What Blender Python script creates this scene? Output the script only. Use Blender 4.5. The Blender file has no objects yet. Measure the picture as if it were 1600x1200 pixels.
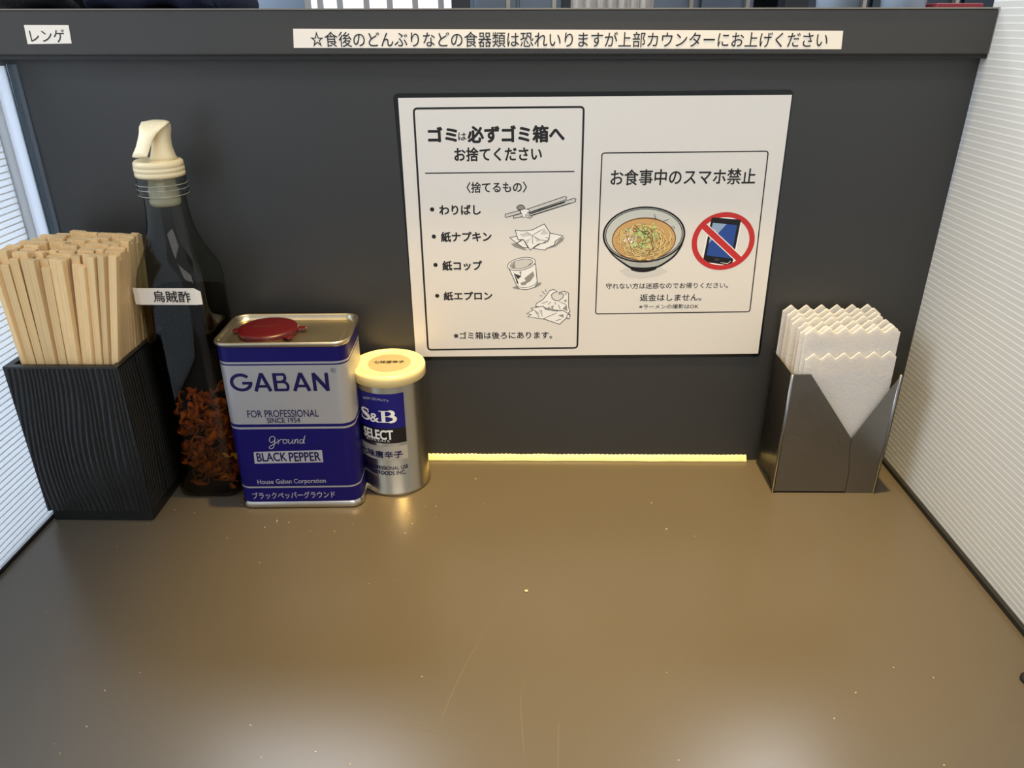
import bpy, bmesh, math, random
from mathutils import Vector, Matrix, noise
random.seed(7)
MM = 0.001
sc = bpy.context.scene
COL = sc.collection

# ---------------------------------------------------------------- camera, world, lights, exposure
cam = bpy.data.cameras.new('camera'); cam.lens = 26.824; cam.sensor_width = 36; cam.clip_start = .01
co = bpy.data.objects.new('camera', cam); COL.objects.link(co); sc.camera = co
co.matrix_world = Matrix([[0.999951, -0.003075, 0.00946, -0.011523], [0.009863, 0.430362, -0.902603, -0.612692], [-0.001296, 0.902651, 0.430371, 0.369592], [0.0, 0.0, 0.0, 1.0]])
sc.view_settings.view_transform = 'Standard'; sc.view_settings.look = 'None'
sc.view_settings.gamma = 1; sc.view_settings.use_curve_mapping = False
sc.view_settings.exposure = 0.0
w = bpy.data.worlds.new('world'); sc.world = w; w.use_nodes = True
w.node_tree.nodes['Background'].inputs[0].default_value = (.92, .94, 1.0, 1)
w.node_tree.nodes['Background'].inputs[1].default_value = .45

def area(name, loc, to, sx, sy, power, color):
    l = bpy.data.lights.new(name, 'AREA'); l.shape = 'RECTANGLE'; l.size = sx; l.size_y = sy
    l.energy = power; l.color = color
    o = bpy.data.objects.new(name, l); COL.objects.link(o); o.location = loc
    o.rotation_euler = (Vector(to) - Vector(loc)).to_track_quat('-Z', 'Y').to_euler()
    return o
# warm downlight over the back of the counter
def spot(name, loc, to, power, color, angle, blend, radius):
    l = bpy.data.lights.new(name, 'SPOT'); l.energy = power; l.color = color
    l.spot_size = math.radians(angle); l.spot_blend = blend; l.shadow_soft_size = radius
    o = bpy.data.objects.new(name, l); COL.objects.link(o); o.location = loc
    o.rotation_euler = (Vector(to) - Vector(loc)).to_track_quat('-Z', 'Y').to_euler()
spot('warm_downlight', (.08, -.105, 1.68), (.06, -.12, 0), 295, (1, .685, .24), 29, 1, .022)
# daylight through the windows: beside the seat on the left, and behind the customer
area('daylight_left', (-1.5, -.25, .75), (-.3, -.25, .15), 1.2, 1.2, 34, (.78, .88, 1.0))
area('light_right', (1.9, -.5, .9), (.3, -.3, .2), 1.2, 1.2, 5, (1.0, .94, .86))  # warm-white area light beyond the right partition
area('room_light', (.1, -.80, 1.70), (0, 0, .1), .7, .25, 10, (.95, .96, 1.0))
area('dining_light', (.3, -2.2, 1.0), (0, 0, .15), 1.4, .8, 9, (1.0, .95, .88))
# kitchen ceiling lamps
area('kitchen_lamp_left', (-.62, 1.05, 1.70), (-.62, 1.05, 0), .55, .45, 18, (.9, .95, 1.0))
area('kitchen_lamp_right', (.80, 1.05, 1.70), (.80, 1.05, 0), .42, .55, 18, (.9, .95, 1.0))

# ---------------------------------------------------------------- materials
def lin(c):
    return tuple(((v/255)/12.92 if v/255 <= .04045 else ((v/255+.055)/1.055)**2.4) for v in c)
MATS = {}
def mat(name, rgb, rough=.5, metal=0, spec=.5, var=.0, scale=40, bump=0, bscale=200, coat=0, stretch=(1,1,1), sub=0, trans=0, emit=0, rvar=0, objvar=0):
    if name in MATS: return MATS[name]
    m = bpy.data.materials.new(name); m.use_nodes = True; MATS[name] = m
    nt = m.node_tree; b = nt.nodes['Principled BSDF']; L = nt.links.new
    c = lin(rgb) + (1,)
    b.inputs['Base Color'].default_value = c; b.inputs['Roughness'].default_value = rough
    b.inputs['Metallic'].default_value = metal; b.inputs['Specular IOR Level'].default_value = spec
    if coat: b.inputs['Coat Weight'].default_value = coat; b.inputs['Coat Roughness'].default_value = .08
    if sub:
        b.inputs['Subsurface Weight'].default_value = sub; b.inputs['Subsurface Scale'].default_value = .01
        b.inputs['Subsurface Radius'].default_value = (1, .8, .5)
    if emit:
        b.inputs['Emission Color'].default_value = c; b.inputs['Emission Strength'].default_value = emit
    tc = nt.nodes.new('ShaderNodeTexCoord'); mp = nt.nodes.new('ShaderNodeMapping')
    mp.inputs['Scale'].default_value = stretch; L(tc.outputs['Object'], mp.inputs[0])
    nz = nt.nodes.new('ShaderNodeTexNoise'); nz.inputs['Scale'].default_value = scale; nz.inputs['Detail'].default_value = 5
    L(mp.outputs[0], nz.inputs['Vector'])
    col = None
    if var:
        mx = nt.nodes.new('ShaderNodeMix'); mx.data_type = 'RGBA'
        mx.inputs[6].default_value = tuple(v*(1-var) for v in c[:3]) + (1,)
        mx.inputs[7].default_value = tuple(min(1, v*(1+var)) for v in c[:3]) + (1,)
        L(nz.outputs[0], mx.inputs[0]); L(mx.outputs[2], b.inputs['Base Color']); col = mx.outputs[2]
    if objvar and col:
        oi = nt.nodes.new('ShaderNodeObjectInfo'); mr = nt.nodes.new('ShaderNodeMapRange')
        mr.inputs[3].default_value = 1-objvar; mr.inputs[4].default_value = 1+objvar*.4
        hv = nt.nodes.new('ShaderNodeHueSaturation'); L(oi.outputs['Random'], mr.inputs[0]); L(mr.outputs[0], hv.inputs['Value'])
        L(col, hv.inputs['Color']); L(hv.outputs[0], b.inputs['Base Color'])
    if rvar:
        mr = nt.nodes.new('ShaderNodeMapRange'); mr.inputs[3].default_value = max(0, rough-rvar); mr.inputs[4].default_value = rough+rvar
        L(nz.outputs[0], mr.inputs[0]); L(mr.outputs[0], b.inputs['Roughness'])
    if bump:
        n2 = nt.nodes.new('ShaderNodeTexNoise'); n2.inputs['Scale'].default_value = bscale
        L(mp.outputs[0], n2.inputs['Vector'])
        bp = nt.nodes.new('ShaderNodeBump'); bp.inputs['Strength'].default_value = bump; bp.inputs['Distance'].default_value = .001
        L(n2.outputs[0], bp.inputs['Height']); L(bp.outputs[0], b.inputs['Normal'])
    if trans:
        t = nt.nodes.new('ShaderNodeBsdfTranslucent'); t.inputs[0].default_value = c
        ms = nt.nodes.new('ShaderNodeMixShader'); ms.inputs[0].default_value = trans
        L(b.outputs[0], ms.inputs[1]); L(t.outputs[0], ms.inputs[2]); L(ms.outputs[0], nt.nodes['Material Output'].inputs[0])
    return m
def clear(name, rgb, refl=1.0, rough=.02, ior=1.5, edge=None):
    m = bpy.data.materials.new(name); m.use_nodes = True; nt = m.node_tree; L = nt.links.new
    nt.nodes.remove(nt.nodes['Principled BSDF'])
    t = nt.nodes.new('ShaderNodeBsdfTransparent'); t.inputs[0].default_value = lin(rgb) + (1,)
    if edge:      # longer path through the wall near the outline absorbs more
        lw = nt.nodes.new('ShaderNodeLayerWeight'); lw.inputs[0].default_value = .5
        pw = nt.nodes.new('ShaderNodeMath'); pw.operation = 'POWER'; pw.inputs[1].default_value = 3.5; L(lw.outputs['Facing'], pw.inputs[0])
        mx = nt.nodes.new('ShaderNodeMix'); mx.data_type = 'RGBA'; mx.inputs[6].default_value = lin(rgb) + (1,); mx.inputs[7].default_value = lin(edge) + (1,)
        L(pw.outputs[0], mx.inputs[0]); L(mx.outputs[2], t.inputs[0])
    g = nt.nodes.new('ShaderNodeBsdfGlossy'); g.inputs['Roughness'].default_value = rough
    f = nt.nodes.new('ShaderNodeFresnel'); f.inputs[0].default_value = ior
    ml = nt.nodes.new('ShaderNodeMath'); ml.operation = 'MULTIPLY'; ml.inputs[1].default_value = refl
    s = nt.nodes.new('ShaderNodeMixShader'); L(f.outputs[0], ml.inputs[0]); ge = nt.nodes.new('ShaderNodeNewGeometry'); iv = nt.nodes.new('ShaderNodeMath'); iv.operation = 'SUBTRACT'; iv.inputs[0].default_value = 1
    m2 = nt.nodes.new('ShaderNodeMath'); m2.operation = 'MULTIPLY'; L(ge.outputs['Backfacing'], iv.inputs[1]); L(ml.outputs[0], m2.inputs[0]); L(iv.outputs[0], m2.inputs[1]); L(m2.outputs[0], s.inputs[0])
    L(t.outputs[0], s.inputs[1]); L(g.outputs[0], s.inputs[2]); L(s.outputs[0], nt.nodes['Material Output'].inputs[0])
    MATS[name] = m; return m

M_counter = mat('counter laminate', (80, 73, 62), .28, spec=.55, var=.05, scale=9)
M_panel = mat('dark laminate panel', (54, 54, 53), .38, spec=.5, var=.04, scale=6)
M_ledge = mat('dark ledge laminate', (56, 55, 53), .42, spec=.5, var=.04, scale=8)
M_edge = mat('ledge edge', (150, 145, 135), .25, metal=.6)
M_black = mat('black rubber', (14, 14, 14), .6)
M_ribsheet = mat('corrugated plastic', (226, 226, 222), .42, spec=.4, var=.03, scale=15, trans=.42)
M_ribsheet_backlit = mat('backlit corrugated plastic', (232, 236, 240), .42, spec=.4, var=.03, scale=15, trans=.75)  # same plastic as the right sheet, made paler and more translucent to imitate backlight
M_rib = mat('corrugated plastic rib', (246, 246, 244), .3, spec=.5, trans=.30)
M_whitetape = mat('white band', (240, 244, 250), .35, trans=.8)
M_greytape = mat('grey band', (206, 208, 210), .4, trans=.8)
M_acrylic = clear('clear acrylic', (240, 246, 250), 2.6, .22)
M_paper = mat('poster paper', (232, 225, 213), .45, coat=.35, var=.012, scale=12)
M_label = mat('label tape', (236, 228, 214), .5, var=.02, scale=60)
M_ink = mat('black ink', (18, 17, 17), .5)
M_film = clear('laminate film', (200, 205, 205), 1.3, .12)
M_resin = mat('black charred resin', (19, 22, 23), .36, spec=.5, var=.15, scale=60)
M_wood = mat('pale pine', (238, 204, 150), .6, spec=.25, var=.16, scale=10, stretch=(60, 60, 2.2), bump=.15, bscale=9, objvar=.14)
M_glass = clear('bottle glass', (232, 235, 230), .75, .05, 1.55, (70, 76, 66))
M_liquid = clear('squid vinegar', (206, 188, 128), .10, .02, 1.33, (90, 74, 36))
M_squid = mat('dried squid', (182, 100, 54), .5, var=.35, scale=120, bump=.4, bscale=300, sub=.0)
M_cream = mat('cream plastic', (238, 222, 182), .38, spec=.5, sub=.15)
M_stopper = mat('translucent stopper', (214, 206, 178), .35, trans=.4)
M_tinblue = mat('blue tin print', (12, 5, 92), .42, spec=.3)
M_tinsilver = mat('silver tin print', (178, 178, 180), .42, metal=.45)
M_tinmetal = mat('bare tin', (205, 200, 188), .22, metal=1, rvar=.08, scale=30)
M_tinlid = mat('tin lid', (190, 182, 160), .34, metal=1, rvar=.06, scale=40)
M_red = mat('red plastic', (74, 6, 12), .35, spec=.5, var=.1, scale=50)
M_cansilver = mat('can silver', (178, 168, 148), .27, metal=1)
M_lid = mat('ivory plastic lid', (240, 222, 160), .4, spec=.4, sub=.2)
M_lidlabel = mat('lid sticker', (160, 150, 118), .5)
M_steel = mat('stainless steel', (138, 139, 140), .29, metal=1, var=.10, scale=14, rvar=.10)
M_napkin = mat('white napkin paper', (244, 240, 232), .85, spec=.1, trans=.3, sub=.5, bump=.25, bscale=500, var=.02)
M_strip = mat('cream sealing strip', (214, 200, 140), .35, spec=.5, var=.12, scale=300, stretch=(1, 1, 1))
M_crumb = mat('pale crumbs', (222, 200, 150), .6)
M_scratch = mat('scratch', (93, 84, 68), .5)
M_navy = mat('navy cloth', (22, 30, 58), .9, var=.3, scale=300, bump=.6, bscale=500)
M_woven = mat('black woven cloth', (22, 24, 26), .85, var=.4, scale=400, bump=.8, bscale=500)
M_ksteel = mat('kitchen steel', (96, 106, 118), .3, metal=.8, var=.2, scale=5)
M_kdark = mat('dark post', (18, 22, 26), .4)
M_kwall = mat('kitchen wall', (120, 125, 130), .7, var=.1, scale=3)
M_ceil = mat('ceiling', (120, 116, 110), .8, var=.04, scale=4)
M_cloth = mat('white cloth', (232, 226, 216), .8, var=.08, scale=20)
M_day = mat('daylight glass', (205, 225, 245), .5, emit=1.4)
M_mull = mat('grey blind slat', (128, 124, 120), .5)
M_cup = mat('pale cup', (190, 205, 222), .3)
M_tray = mat('red tray', (150, 40, 50), .5)
INK = {'k': M_ink, 'w': mat('print white', (248, 244, 236), .5), 'n': mat('print navy', (20, 14, 74), .5, spec=.3), 's': mat('print silver', (196, 196, 204), .35, metal=.4),
 'b': M_tinblue, 'S': M_tinsilver, 'K': mat('print black', (14, 12, 16), .4), 'r': mat('print red', (200, 44, 44), .5),
 'o': mat('print broth', (212, 168, 104), .5), 'y': mat('print noodle', (244, 214, 140), .5), 'd': mat('print brown', (120, 70, 34), .5),
 'g': mat('print leek', (194, 210, 132), .5), 'G': mat('print dark green', (60, 74, 34), .5), 'p': mat('print pink', (222, 188, 156), .5),
 'e': mat('print grey', (186, 186, 174), .5), 'f': mat('print soft shadow', (214, 210, 200), .5), 'h': mat('print hatch grey', (150, 146, 136), .5),
 'u': mat('print screen blue', (40, 76, 150), .4), 'v': mat('print screen light', (150, 172, 196), .4), 't': mat('print darkgrey', (58, 60, 62), .4),
 'L': M_label, 'x': mat('print bowl inner', (208, 208, 196), .5), 'i': mat('can sticker', (188, 184, 172), .45, metal=.3), 'c': M_scratch, 'q': mat('sticker ink', (70, 62, 44), .6), 'B': mat('can blue', (24, 20, 120), .4, metal=.2)}

# ---------------------------------------------------------------- helpers
def link(name, me, parent=None):
    o = bpy.data.objects.new(name, me); COL.objects.link(o); o.parent = parent; return o
def obj(name, bm, m, parent=None, smooth=False, loc=None):
    me = bpy.data.meshes.new(name); bm.to_mesh(me); bm.free()
    for mm in (m if isinstance(m, (list, tuple)) else [m]): me.materials.append(mm)
    if smooth:
        for p in me.polygons: p.use_smooth = True
    o = link(name, me, parent)
    if loc: o.location = loc
    return o
def tag(o, label, cat, group=None, kind=None):
    o['label'] = label; o['category'] = cat
    if group: o['group'] = group
    if kind: o['kind'] = kind
    return o
def thing(name, loc, label, cat, rz=0, group=None):
    o = bpy.data.objects.new(name, None); COL.objects.link(o); o.location = loc; o.rotation_euler.z = rz
    o.empty_display_size = .02
    return tag(o, label, cat, group)
def bx(bm, x0, x1, y0, y1, z0, z1, bev=0):
    r = bmesh.ops.create_cube(bm, size=1)['verts']
    for v in r: v.co = Vector(((x0+x1)/2 + v.co.x*(x1-x0), (y0+y1)/2 + v.co.y*(y1-y0), (z0+z1)/2 + v.co.z*(z1-z0)))
    if bev:
        es = list({e for v in r for e in v.link_edges})
        bmesh.ops.bevel(bm, geom=es, offset=bev, segments=2, affect='EDGES', profile=.5)
def box(name, dims, m, parent=None, bev=0, loc=None):
    bm = bmesh.new(); bx(bm, *dims, bev=bev); return obj(name, bm, m, parent, loc=loc)
def loft(bm, rings, cap0=True, cap1=True):
    vs = [[bm.verts.new(p) for p in r] for r in rings]; n = len(rings[0])
    for a, b in zip(vs, vs[1:]):
        for i in range(n): bm.faces.new((a[i], a[(i+1) % n], b[(i+1) % n], b[i]))
    if cap0: bm.faces.new(vs[0][::-1])
    if cap1: bm.faces.new(vs[-1])
    return vs
def sq(cx, cy, a, b, z, e=2, n=48):
    out = []
    for i in range(n):
        t = 2*math.pi*i/n; c, s = math.cos(t), math.sin(t)
        out.append((cx + a*math.copysign(abs(c)**(2/e), c), cy + b*math.copysign(abs(s)**(2/e), s), z))
    return out
def rrect(w, d, r, z, seg=6):
    out = []
    for cx, cy, a0 in ((w/2-r, d/2-r, 0), (-w/2+r, d/2-r, 90), (-w/2+r, -d/2+r, 180), (w/2-r, -d/2+r, 270)):
        for i in range(seg+1):
            a = math.radians(a0 + 90*i/seg); out.append((cx + r*math.cos(a), cy + r*math.sin(a), z))
    return out
def prism(bm, pts, off):
    for v in list(bm.verts): bm.verts.remove(v)
    off = Vector(off); n = len(pts)
    a = [bm.verts.new(p) for p in pts]; b = [bm.verts.new(Vector(p)+off) for p in pts]
    bm.faces.new(a); bm.faces.new(b[::-1])
    for i in range(n): bm.faces.new((a[i], b[i], b[(i+1) % n], a[(i+1) % n]))
    bmesh.ops.recalc_face_normals(bm, faces=bm.faces[:])
def tube(bm, pts, r, n=8):
    rings = []
    for i, p in enumerate(pts):
        p = Vector(p); d = (Vector(pts[min(i+1, len(pts)-1)]) - Vector(pts[max(i-1, 0)])).normalized()
        u = d.orthogonal().normalized(); v = d.cross(u)
        rings.append([p + (u*math.cos(2*math.pi*k/n) + v*math.sin(2*math.pi*k/n))*(r[i] if isinstance(r, (list, tuple)) else r) for k in range(n)])
    loft(bm, rings)

# flat print: polygons in a plane (millimetres), one mesh per printed motif
TXT = {}
def text_mesh(s, bold=0):
    if (s, bold) in TXT: return TXT[(s, bold)]
    c = bpy.data.curves.new('t', 'FONT'); c.body = s; c.resolution_u = 4; c.offset = bold
    o = bpy.data.objects.new('t', c); COL.objects.link(o); bpy.context.view_layer.update()
    me = bpy.data.meshes.new_from_object(o.evaluated_get(bpy.context.evaluated_depsgraph_get()))
    vs = [(v.co.x, v.co.y) for v in me.vertices]; fs = [tuple(p.vertices) for p in me.polygons]
    bpy.data.objects.remove(o); bpy.data.curves.remove(c); bpy.data.meshes.remove(me)
    TXT[(s, bold)] = (vs, fs); return vs, fs
class Print:
    def __init__(self, fn, base=.0002, step=.000004):
        self.v = []; self.f = []; self.m = []; self.ms = []; self.fn = fn; self.h = base; self.step = step
    def slot(self, c):
        if c not in self.ms: self.ms.append(c)
        return self.ms.index(c)
    def raw(self, vs, fs, c, up=True):
        if up: self.h += self.step
        n = len(self.v); self.v += [(x, y, self.h) for x, y in vs]
        k = self.slot(c)
        for f in fs: self.f.append(tuple(i+n for i in f)); self.m.append(k)
    def poly(self, pts, c): self.raw(pts, [tuple(range(len(pts)))], c)
    def line(self, pts, w, c, closed=False):
        n = len(pts); L, R = [], []
        for i in range(n):
            a = Vector(pts[i-1] if (i or closed) else pts[0]); b = Vector(pts[i]); d = Vector(pts[(i+1) % n] if (i < n-1 or closed) else pts[-1])
            t1 = (b-a); t2 = (d-b)
            if t1.length < 1e-6: t1 = t2
            if t2.length < 1e-6: t2 = t1
            t1 = t1.normalized(); t2 = t2.normalized(); t = t1+t2
            t = t.normalized() if t.length > 1e-4 else t1
            nn = Vector((-t.y, t.x)); k = 1/max(.5, nn.dot(Vector((-t1.y, t1.x))))
            ww = (w[i] if isinstance(w, (list, tuple)) else w)/2*k
            L.append(tuple(b+nn*ww)); R.append(tuple(b-nn*ww))
        fs = [(i, (i+1) % n, n+(i+1) % n, n+i) for i in range(n if closed else n-1)]
        self.raw(L+R, fs, c)
    def ell(self, cx, cy, rx, ry, c, rot=0, n=48):
        self.poly(ellp(cx, cy, rx, ry, rot, n), c)
    def ring(self, cx, cy, rx, ry, w, c, rot=0, n=64): self.line(ellp(cx, cy, rx, ry, rot, n), w, c, True)
    def text(self, s, bb, c='k', bold=0, rot=0, arc=0, shear=0):
        vs, fs = text_mesh(s, 0)
        xs = [v[0] for v in vs]; ys = [v[1] for v in vs]; x0, x1, y0, y1 = min(xs), max(xs), min(ys), max(ys)
        (ax, ay), (bx_, by) = bb[0], bb[1]; ay, by = max(ay, by), min(ay, by)
        w, h = bx_-ax, ay-by; cx, cy = (ax+bx_)/2, (ay+by)/2; r = math.radians(rot); out = []
        for x, y in vs:
            X = ((x-x0)/(x1-x0)-.5)*w; Y = ((y-y0)/(y1-y0)-.5)*h; X += shear*Y
            if arc: Y += arc*(1-(2*X/w)**2)
            out.append((cx+X*math.cos(r)-Y*math.sin(r), cy+X*math.sin(r)+Y*math.cos(r)))
        if bold > 0:
            k = bold*abs(h)
            for d in range(8): self.raw([(x+k*math.cos(d*math.pi/4), y+k*math.sin(d*math.pi/4)) for x, y in out], fs, c)
        else: self.raw(out, fs, c)
    def build(self, name, parent, bisect=0):
        bm = bmesh.new(); vv = [bm.verts.new(p) for p in self.v]
        for f, m in zip(self.f, self.m):
            try: fa = bm.faces.new([vv[i] for i in f]); fa.material_index = m
            except ValueError: pass
        if bisect:
            for k in range(-30, 31):
                g = list(bm.verts)+list(bm.edges)+list(bm.faces)
                bmesh.ops.bisect_plane(bm, geom=g, plane_co=(k*bisect, 0, 0), plane_no=(1, 0, 0), dist=1e-5)
        for v in bm.verts: v.co = Vector(self.fn(v.co.x, v.co.y, v.co.z))
        bm.normal_update()
        return obj(name, bm, [INK[c] for c in self.ms], parent)
def ellp(cx, cy, rx, ry, rot=0, n=48):
    r = math.radians(rot)
    return [(cx+rx*math.cos(a)*math.cos(r)-ry*math.sin(a)*math.sin(r), cy+rx*math.cos(a)*math.sin(r)+ry*math.sin(a)*math.cos(r)) for a in (2*math.pi*i/n for i in range(n))]
def rquad(q, r, seg=5):
    out = []; n = len(q)
    for i in range(n):
        a, b, c = Vector(q[i-1]), Vector(q[i]), Vector(q[(i+1) % n])
        p = b+(a-b).normalized()*r; s = b+(c-b).normalized()*r
        for k in range(seg+1):
            t = k/seg; out.append(tuple((1-t)**2*p + 2*t*(1-t)*b + t*t*s))
    return out
def smooth_path(pts, k=6):
    P = [Vector(p) for p in pts]; out = []
    for i in range(len(P)-1):
        a, b, c, d = P[max(i-1, 0)], P[i], P[i+1], P[min(i+2, len(P)-1)]
        for j in range(k):
            t = j/k; out.append(tuple(.5*((2*b)+(-a+c)*t+(2*a-5*b+4*c-d)*t*t+(-a+3*b-3*c+d)*t**3)))
    out.append(tuple(P[-1])); return out

# ---------------------------------------------------------------- the setting
XL, XR = -.3954, .3268
o = box('counter', (XL-.06, XR+.06, -.62, .004, -.03, 0), M_counter, bev=.0015)
tag(o, 'dark grey-brown laminate dining counter that everything stands on', 'counter')
pr = Print(lambda x, y, h: (x*MM, y*MM, h), .00006, .00001)
for pts, wd in (([(-58, -300), (-48, -262), (-36, -228), (-22, -196), (-17, -182)], .35), ([(-8, -318), (-10, -280), (-6, -262)], .25), ([(10, -330), (12, -296)], .25),
                ([(-80, -300), (-60, -296)], .3), ([(-52, -306), (-72, -300)], .2), ([(30, -318), (28, -300)], .25), ([(-120, -250), (-80, -253), (-62, -250)], .2)):
    pr.line(smooth_path([(x, y, ) for x, y in pts]), wd, 'c')
s = pr.build('scratches', o); s['label'] = 'thin pale scratches'
wb = box('wall_back', (XL-.06, XR+.06, 0, .018, -.03, .352), M_panel); wb['kind'] = 'structure'
bm = bmesh.new(); bx(bm, XL-.06, XR-.0005, -.010, .30, .3468, .3768, bev=.0012)
ledge = obj('upper_counter', bm, M_ledge); tag(ledge, 'raised dark upper counter ledge running above the back panel', 'counter')
box('edge_highlight', (XL-.06, XR-.0005, -.0106, -.0092, .3765, .3774), M_edge, ledge)  # pale metallic strip imitating the bright highlight along the ledge's top edge
bm = bmesh.new(); bx(bm, XL-.06, XR-.0005, -.0085, .0, .3440, .3470)
obj('lip_shadow_strip', bm, M_black, ledge)  # lip coloured black to imitate the shadow gap beneath the ledge
# sealing strip where panel meets counter: a slanting bead with a ragged upper edge
bm = bmesh.new(); prev = None; x = -.372
while x < .200:
    zt = .0052 + .0004*noise.noise(Vector((x*60, 0, 0))) + (.0004 if int(x*500) % 2 else 0)
    yf = .0046 + .0006*noise.noise(Vector((x*40, 5, 0)))
    ring = [bm.verts.new(p) for p in ((x, 0, 0), (x, -yf, 0), (x, -yf*.85, .0012), (x, -.0016, zt*.85), (x, 0, zt))]
    if prev:
        for i in range(4): bm.faces.new((prev[i], ring[i], ring[i+1], prev[i+1]))
    prev = ring; x += .001
o = obj('trim_1', bm, M_strip, smooth=True); o['kind'] = 'structure'

# corrugated plastic partitions: skin sheet with a raised rib every 5 mm
def partition(name, x, sgn, y0, y1, z0, z1, label, pitch=.0047, m=None):
    t = thing(name, (x, 0, z0), label, 'partition')
    box('sheet', (min(0, sgn*.004), max(0, sgn*.004), y0, y1, 0, z1-z0), m or M_ribsheet, t)
    bm = bmesh.new(); z = .001
    while z < z1-z0-.001:
        bx(bm, min(-sgn*.00006, sgn*.0001), max(-sgn*.00006, sgn*.0001), y0, y1, z, z+.0009); z += pitch
    r = obj('ribs', bm, M_rib, t); r['kind'] = 'stuff'
    return t
pr_ = partition('plastic_partition', XR, 1, -.62, .0, .004, .62, 'tall ribbed white translucent plastic partition standing on the right of the counter')
rail = box('edge_strip', (-.0035, .005, -.62, .0, -.004, .0), M_black, pr_)
rail['label'] = 'black bottom seal'
pl_ = partition('plastic_partition', XL, -1, -.62, -.029, .003, .341, 'ribbed partition on the left lit bluish by daylight, behind the chopstick box', m=M_ribsheet_backlit)
box('edge_strip', (-.005, .0012, -.62, 0, -.003, 0), M_black, pl_)  # black strip standing in for the dark shadow line under the left partition
box('grey_band', (-.003, .0006, -.030, -.0185, 0, .336), M_greytape, pl_)
box('white_band', (-.003, .0012, -.0185, -.0035, 0, .3365), M_whitetape, pl_)
# clear acrylic angle that holds the left partition, rounded at the top
bm = bmesh.new()
prof = [(-.0050, 0), (-.0050, .3400)] + [(-.0005-.0040+.006*math.sin(a), .3345+.006*math.cos(a)) for a in (math.radians(d) for d in (0, 22, 45, 68, 90))] + [(-.0005, 0)]
va = [bm.verts.new((.0013, y, z)) for y, z in prof]; vb = [bm.verts.new((.0044, y, z)) for y, z in prof]
bm.faces.new(va[::-1]); bm.faces.new(vb)
for i in range(len(prof)): bm.faces.new((va[i], va[(i+1) % len(prof)], vb[(i+1) % len(prof)], vb[i]))
obj('acrylic_bracket', bm, M_acrylic, pl_)
box('bracket_flange', (.0014, .0095, -.0022, -.0002, 0, .338), M_acrylic, pl_, bev=.0004)

# ---------------------------------------------------------------- kitchen beyond the ledge
cb = box('ceiling', (-2.6, 2.6, -1.2, 2.4, 1.76, 1.80), M_ceil); cb['kind'] = 'structure'
kw = box('wall_kitchen', (-2.6, 2.6, 2.35, 2.40, -.75, 1.76), M_kwall); kw['kind'] = 'structure'
wf = box('window_1', (-.545, -.14, 1.50, 1.515, .30, 1.0), M_day); wf['kind'] = 'structure'
for i in range(7):
    xm = [-.53, -.500, -.452, -.387, -.330, -.268, -.205][i]
    box('blind_slat', (xm-.007, xm+.007, 1.46, 1.468, .30, 1.0), M_mull, wf)
box('window_post', (-.178, -.135, 1.44, 1.48, .25, 1.05), M_kdark, wf)
def cabinet(x0, x1, y, m, label, n):
    t = thing('steel_cabinet', ((x0+x1)/2, y, -.75), label, 'cabinet')
    w_ = (x1-x0)/2
    box('body', (-w_, w_, 0, .4, 0, 1.9), m, t, bev=.004)
    for k in range(n):
        a = -w_ + 2*w_*k/n; b = -w_ + 2*w_*(k+1)/n
        d = box('door', (a+.004, b-.004, -.015, 0, .05, 1.85), m, t, bev=.003)
        box('handle', (b-.03, b-.02, -.035, -.015, .85, 1.35), M_edge, d)
cabinet(-.135, .10, 1.6, M_ksteel, 'blue-grey steel kitchen cabinet right of the bright window, past the ledge', 2)
cabinet(.32, .62, 1.7, M_ksteel, 'blue-grey steel kitchen cabinet past the ledge between white cloth and dark post', 2)
cabinet(.70, 1.7, 1.75, mat('dark kitchen steel', (58, 66, 76), .35, metal=.7, var=.2, scale=5), 'wide dark steel cabinet at far right of the kitchen past the ledge', 4)
cabinet(-1.5, -.56, 1.75, M_ksteel, 'pale steel cabinet left of the bright window, behind the navy cloth', 3)
o = box('post', (.55, .60, 1.2, 1.25, -.75, 1.76), M_kdark, bev=.004); tag(o, 'thin dark post standing in the kitchen right of the white cloth', 'post')
bm = bmesh.new(); pts = []
for i in range(60):
    x = .11 + .20*i/59; pts.append((x, 1.45 + .008*math.sin(i*.8) + .004*math.sin(i*2.1)))
vs = [[bm.verts.new((x, y, z)) for x, y in pts] for z in (.28, .46, .66)]
for a, b in zip(vs, vs[1:]):
    for i in range(59): bm.faces.new((a[i], a[i+1], b[i+1], b[i]))
bmesh.ops.solidify(bm, geom=bm.faces[:], thickness=.003)
o = obj('hanging_cloth', bm, M_cloth, smooth=True); tag(o, 'white pleated cloth hanging in the kitchen right of the bright window', 'cloth')
def lump(name, x0, x1, y0, y1, z0, z1, m, label, cat, seed, folds=3):
    bm = bmesh.new(); n, k = 40, 14; rings = []
    for i in range(n+1):
        t = i/n; x = x0+(x1-x0)*t; ring = []; e = min(1, 6*min(t, 1-t)+.25)
        for j in range(k):
            a = 2*math.pi*j/k; c, s_ = math.cos(a), math.sin(a)
            yy = (y0+y1)/2 + (y1-y0)/2*math.copysign(abs(c)**.5, c)
            zz = (z0+z1)/2 + (z1-z0)/2*math.copysign(abs(s_)**.5, s_)
            d = noise.noise(Vector((x*30+seed, yy*30, zz*30*folds)))*.006
            ring.append((x, yy+d, max(z0, z0+(zz+d-z0)*e)))
        rings.append(ring)
    loft(bm, rings); o = obj(name, bm, m, smooth=True); return tag(o, label, cat)
lump('woven_bag', -.50, -.385, .10, .20, .3772, .44, M_woven, 'black woven bag lying on the upper counter at far left', 'bag', 1)
lump('folded_cloth', -.380, -.268, .10, .22, .3772, .425, M_navy, 'folded navy blue cloth on the upper counter beside the black woven bag', 'cloth', 9, 5)
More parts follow.
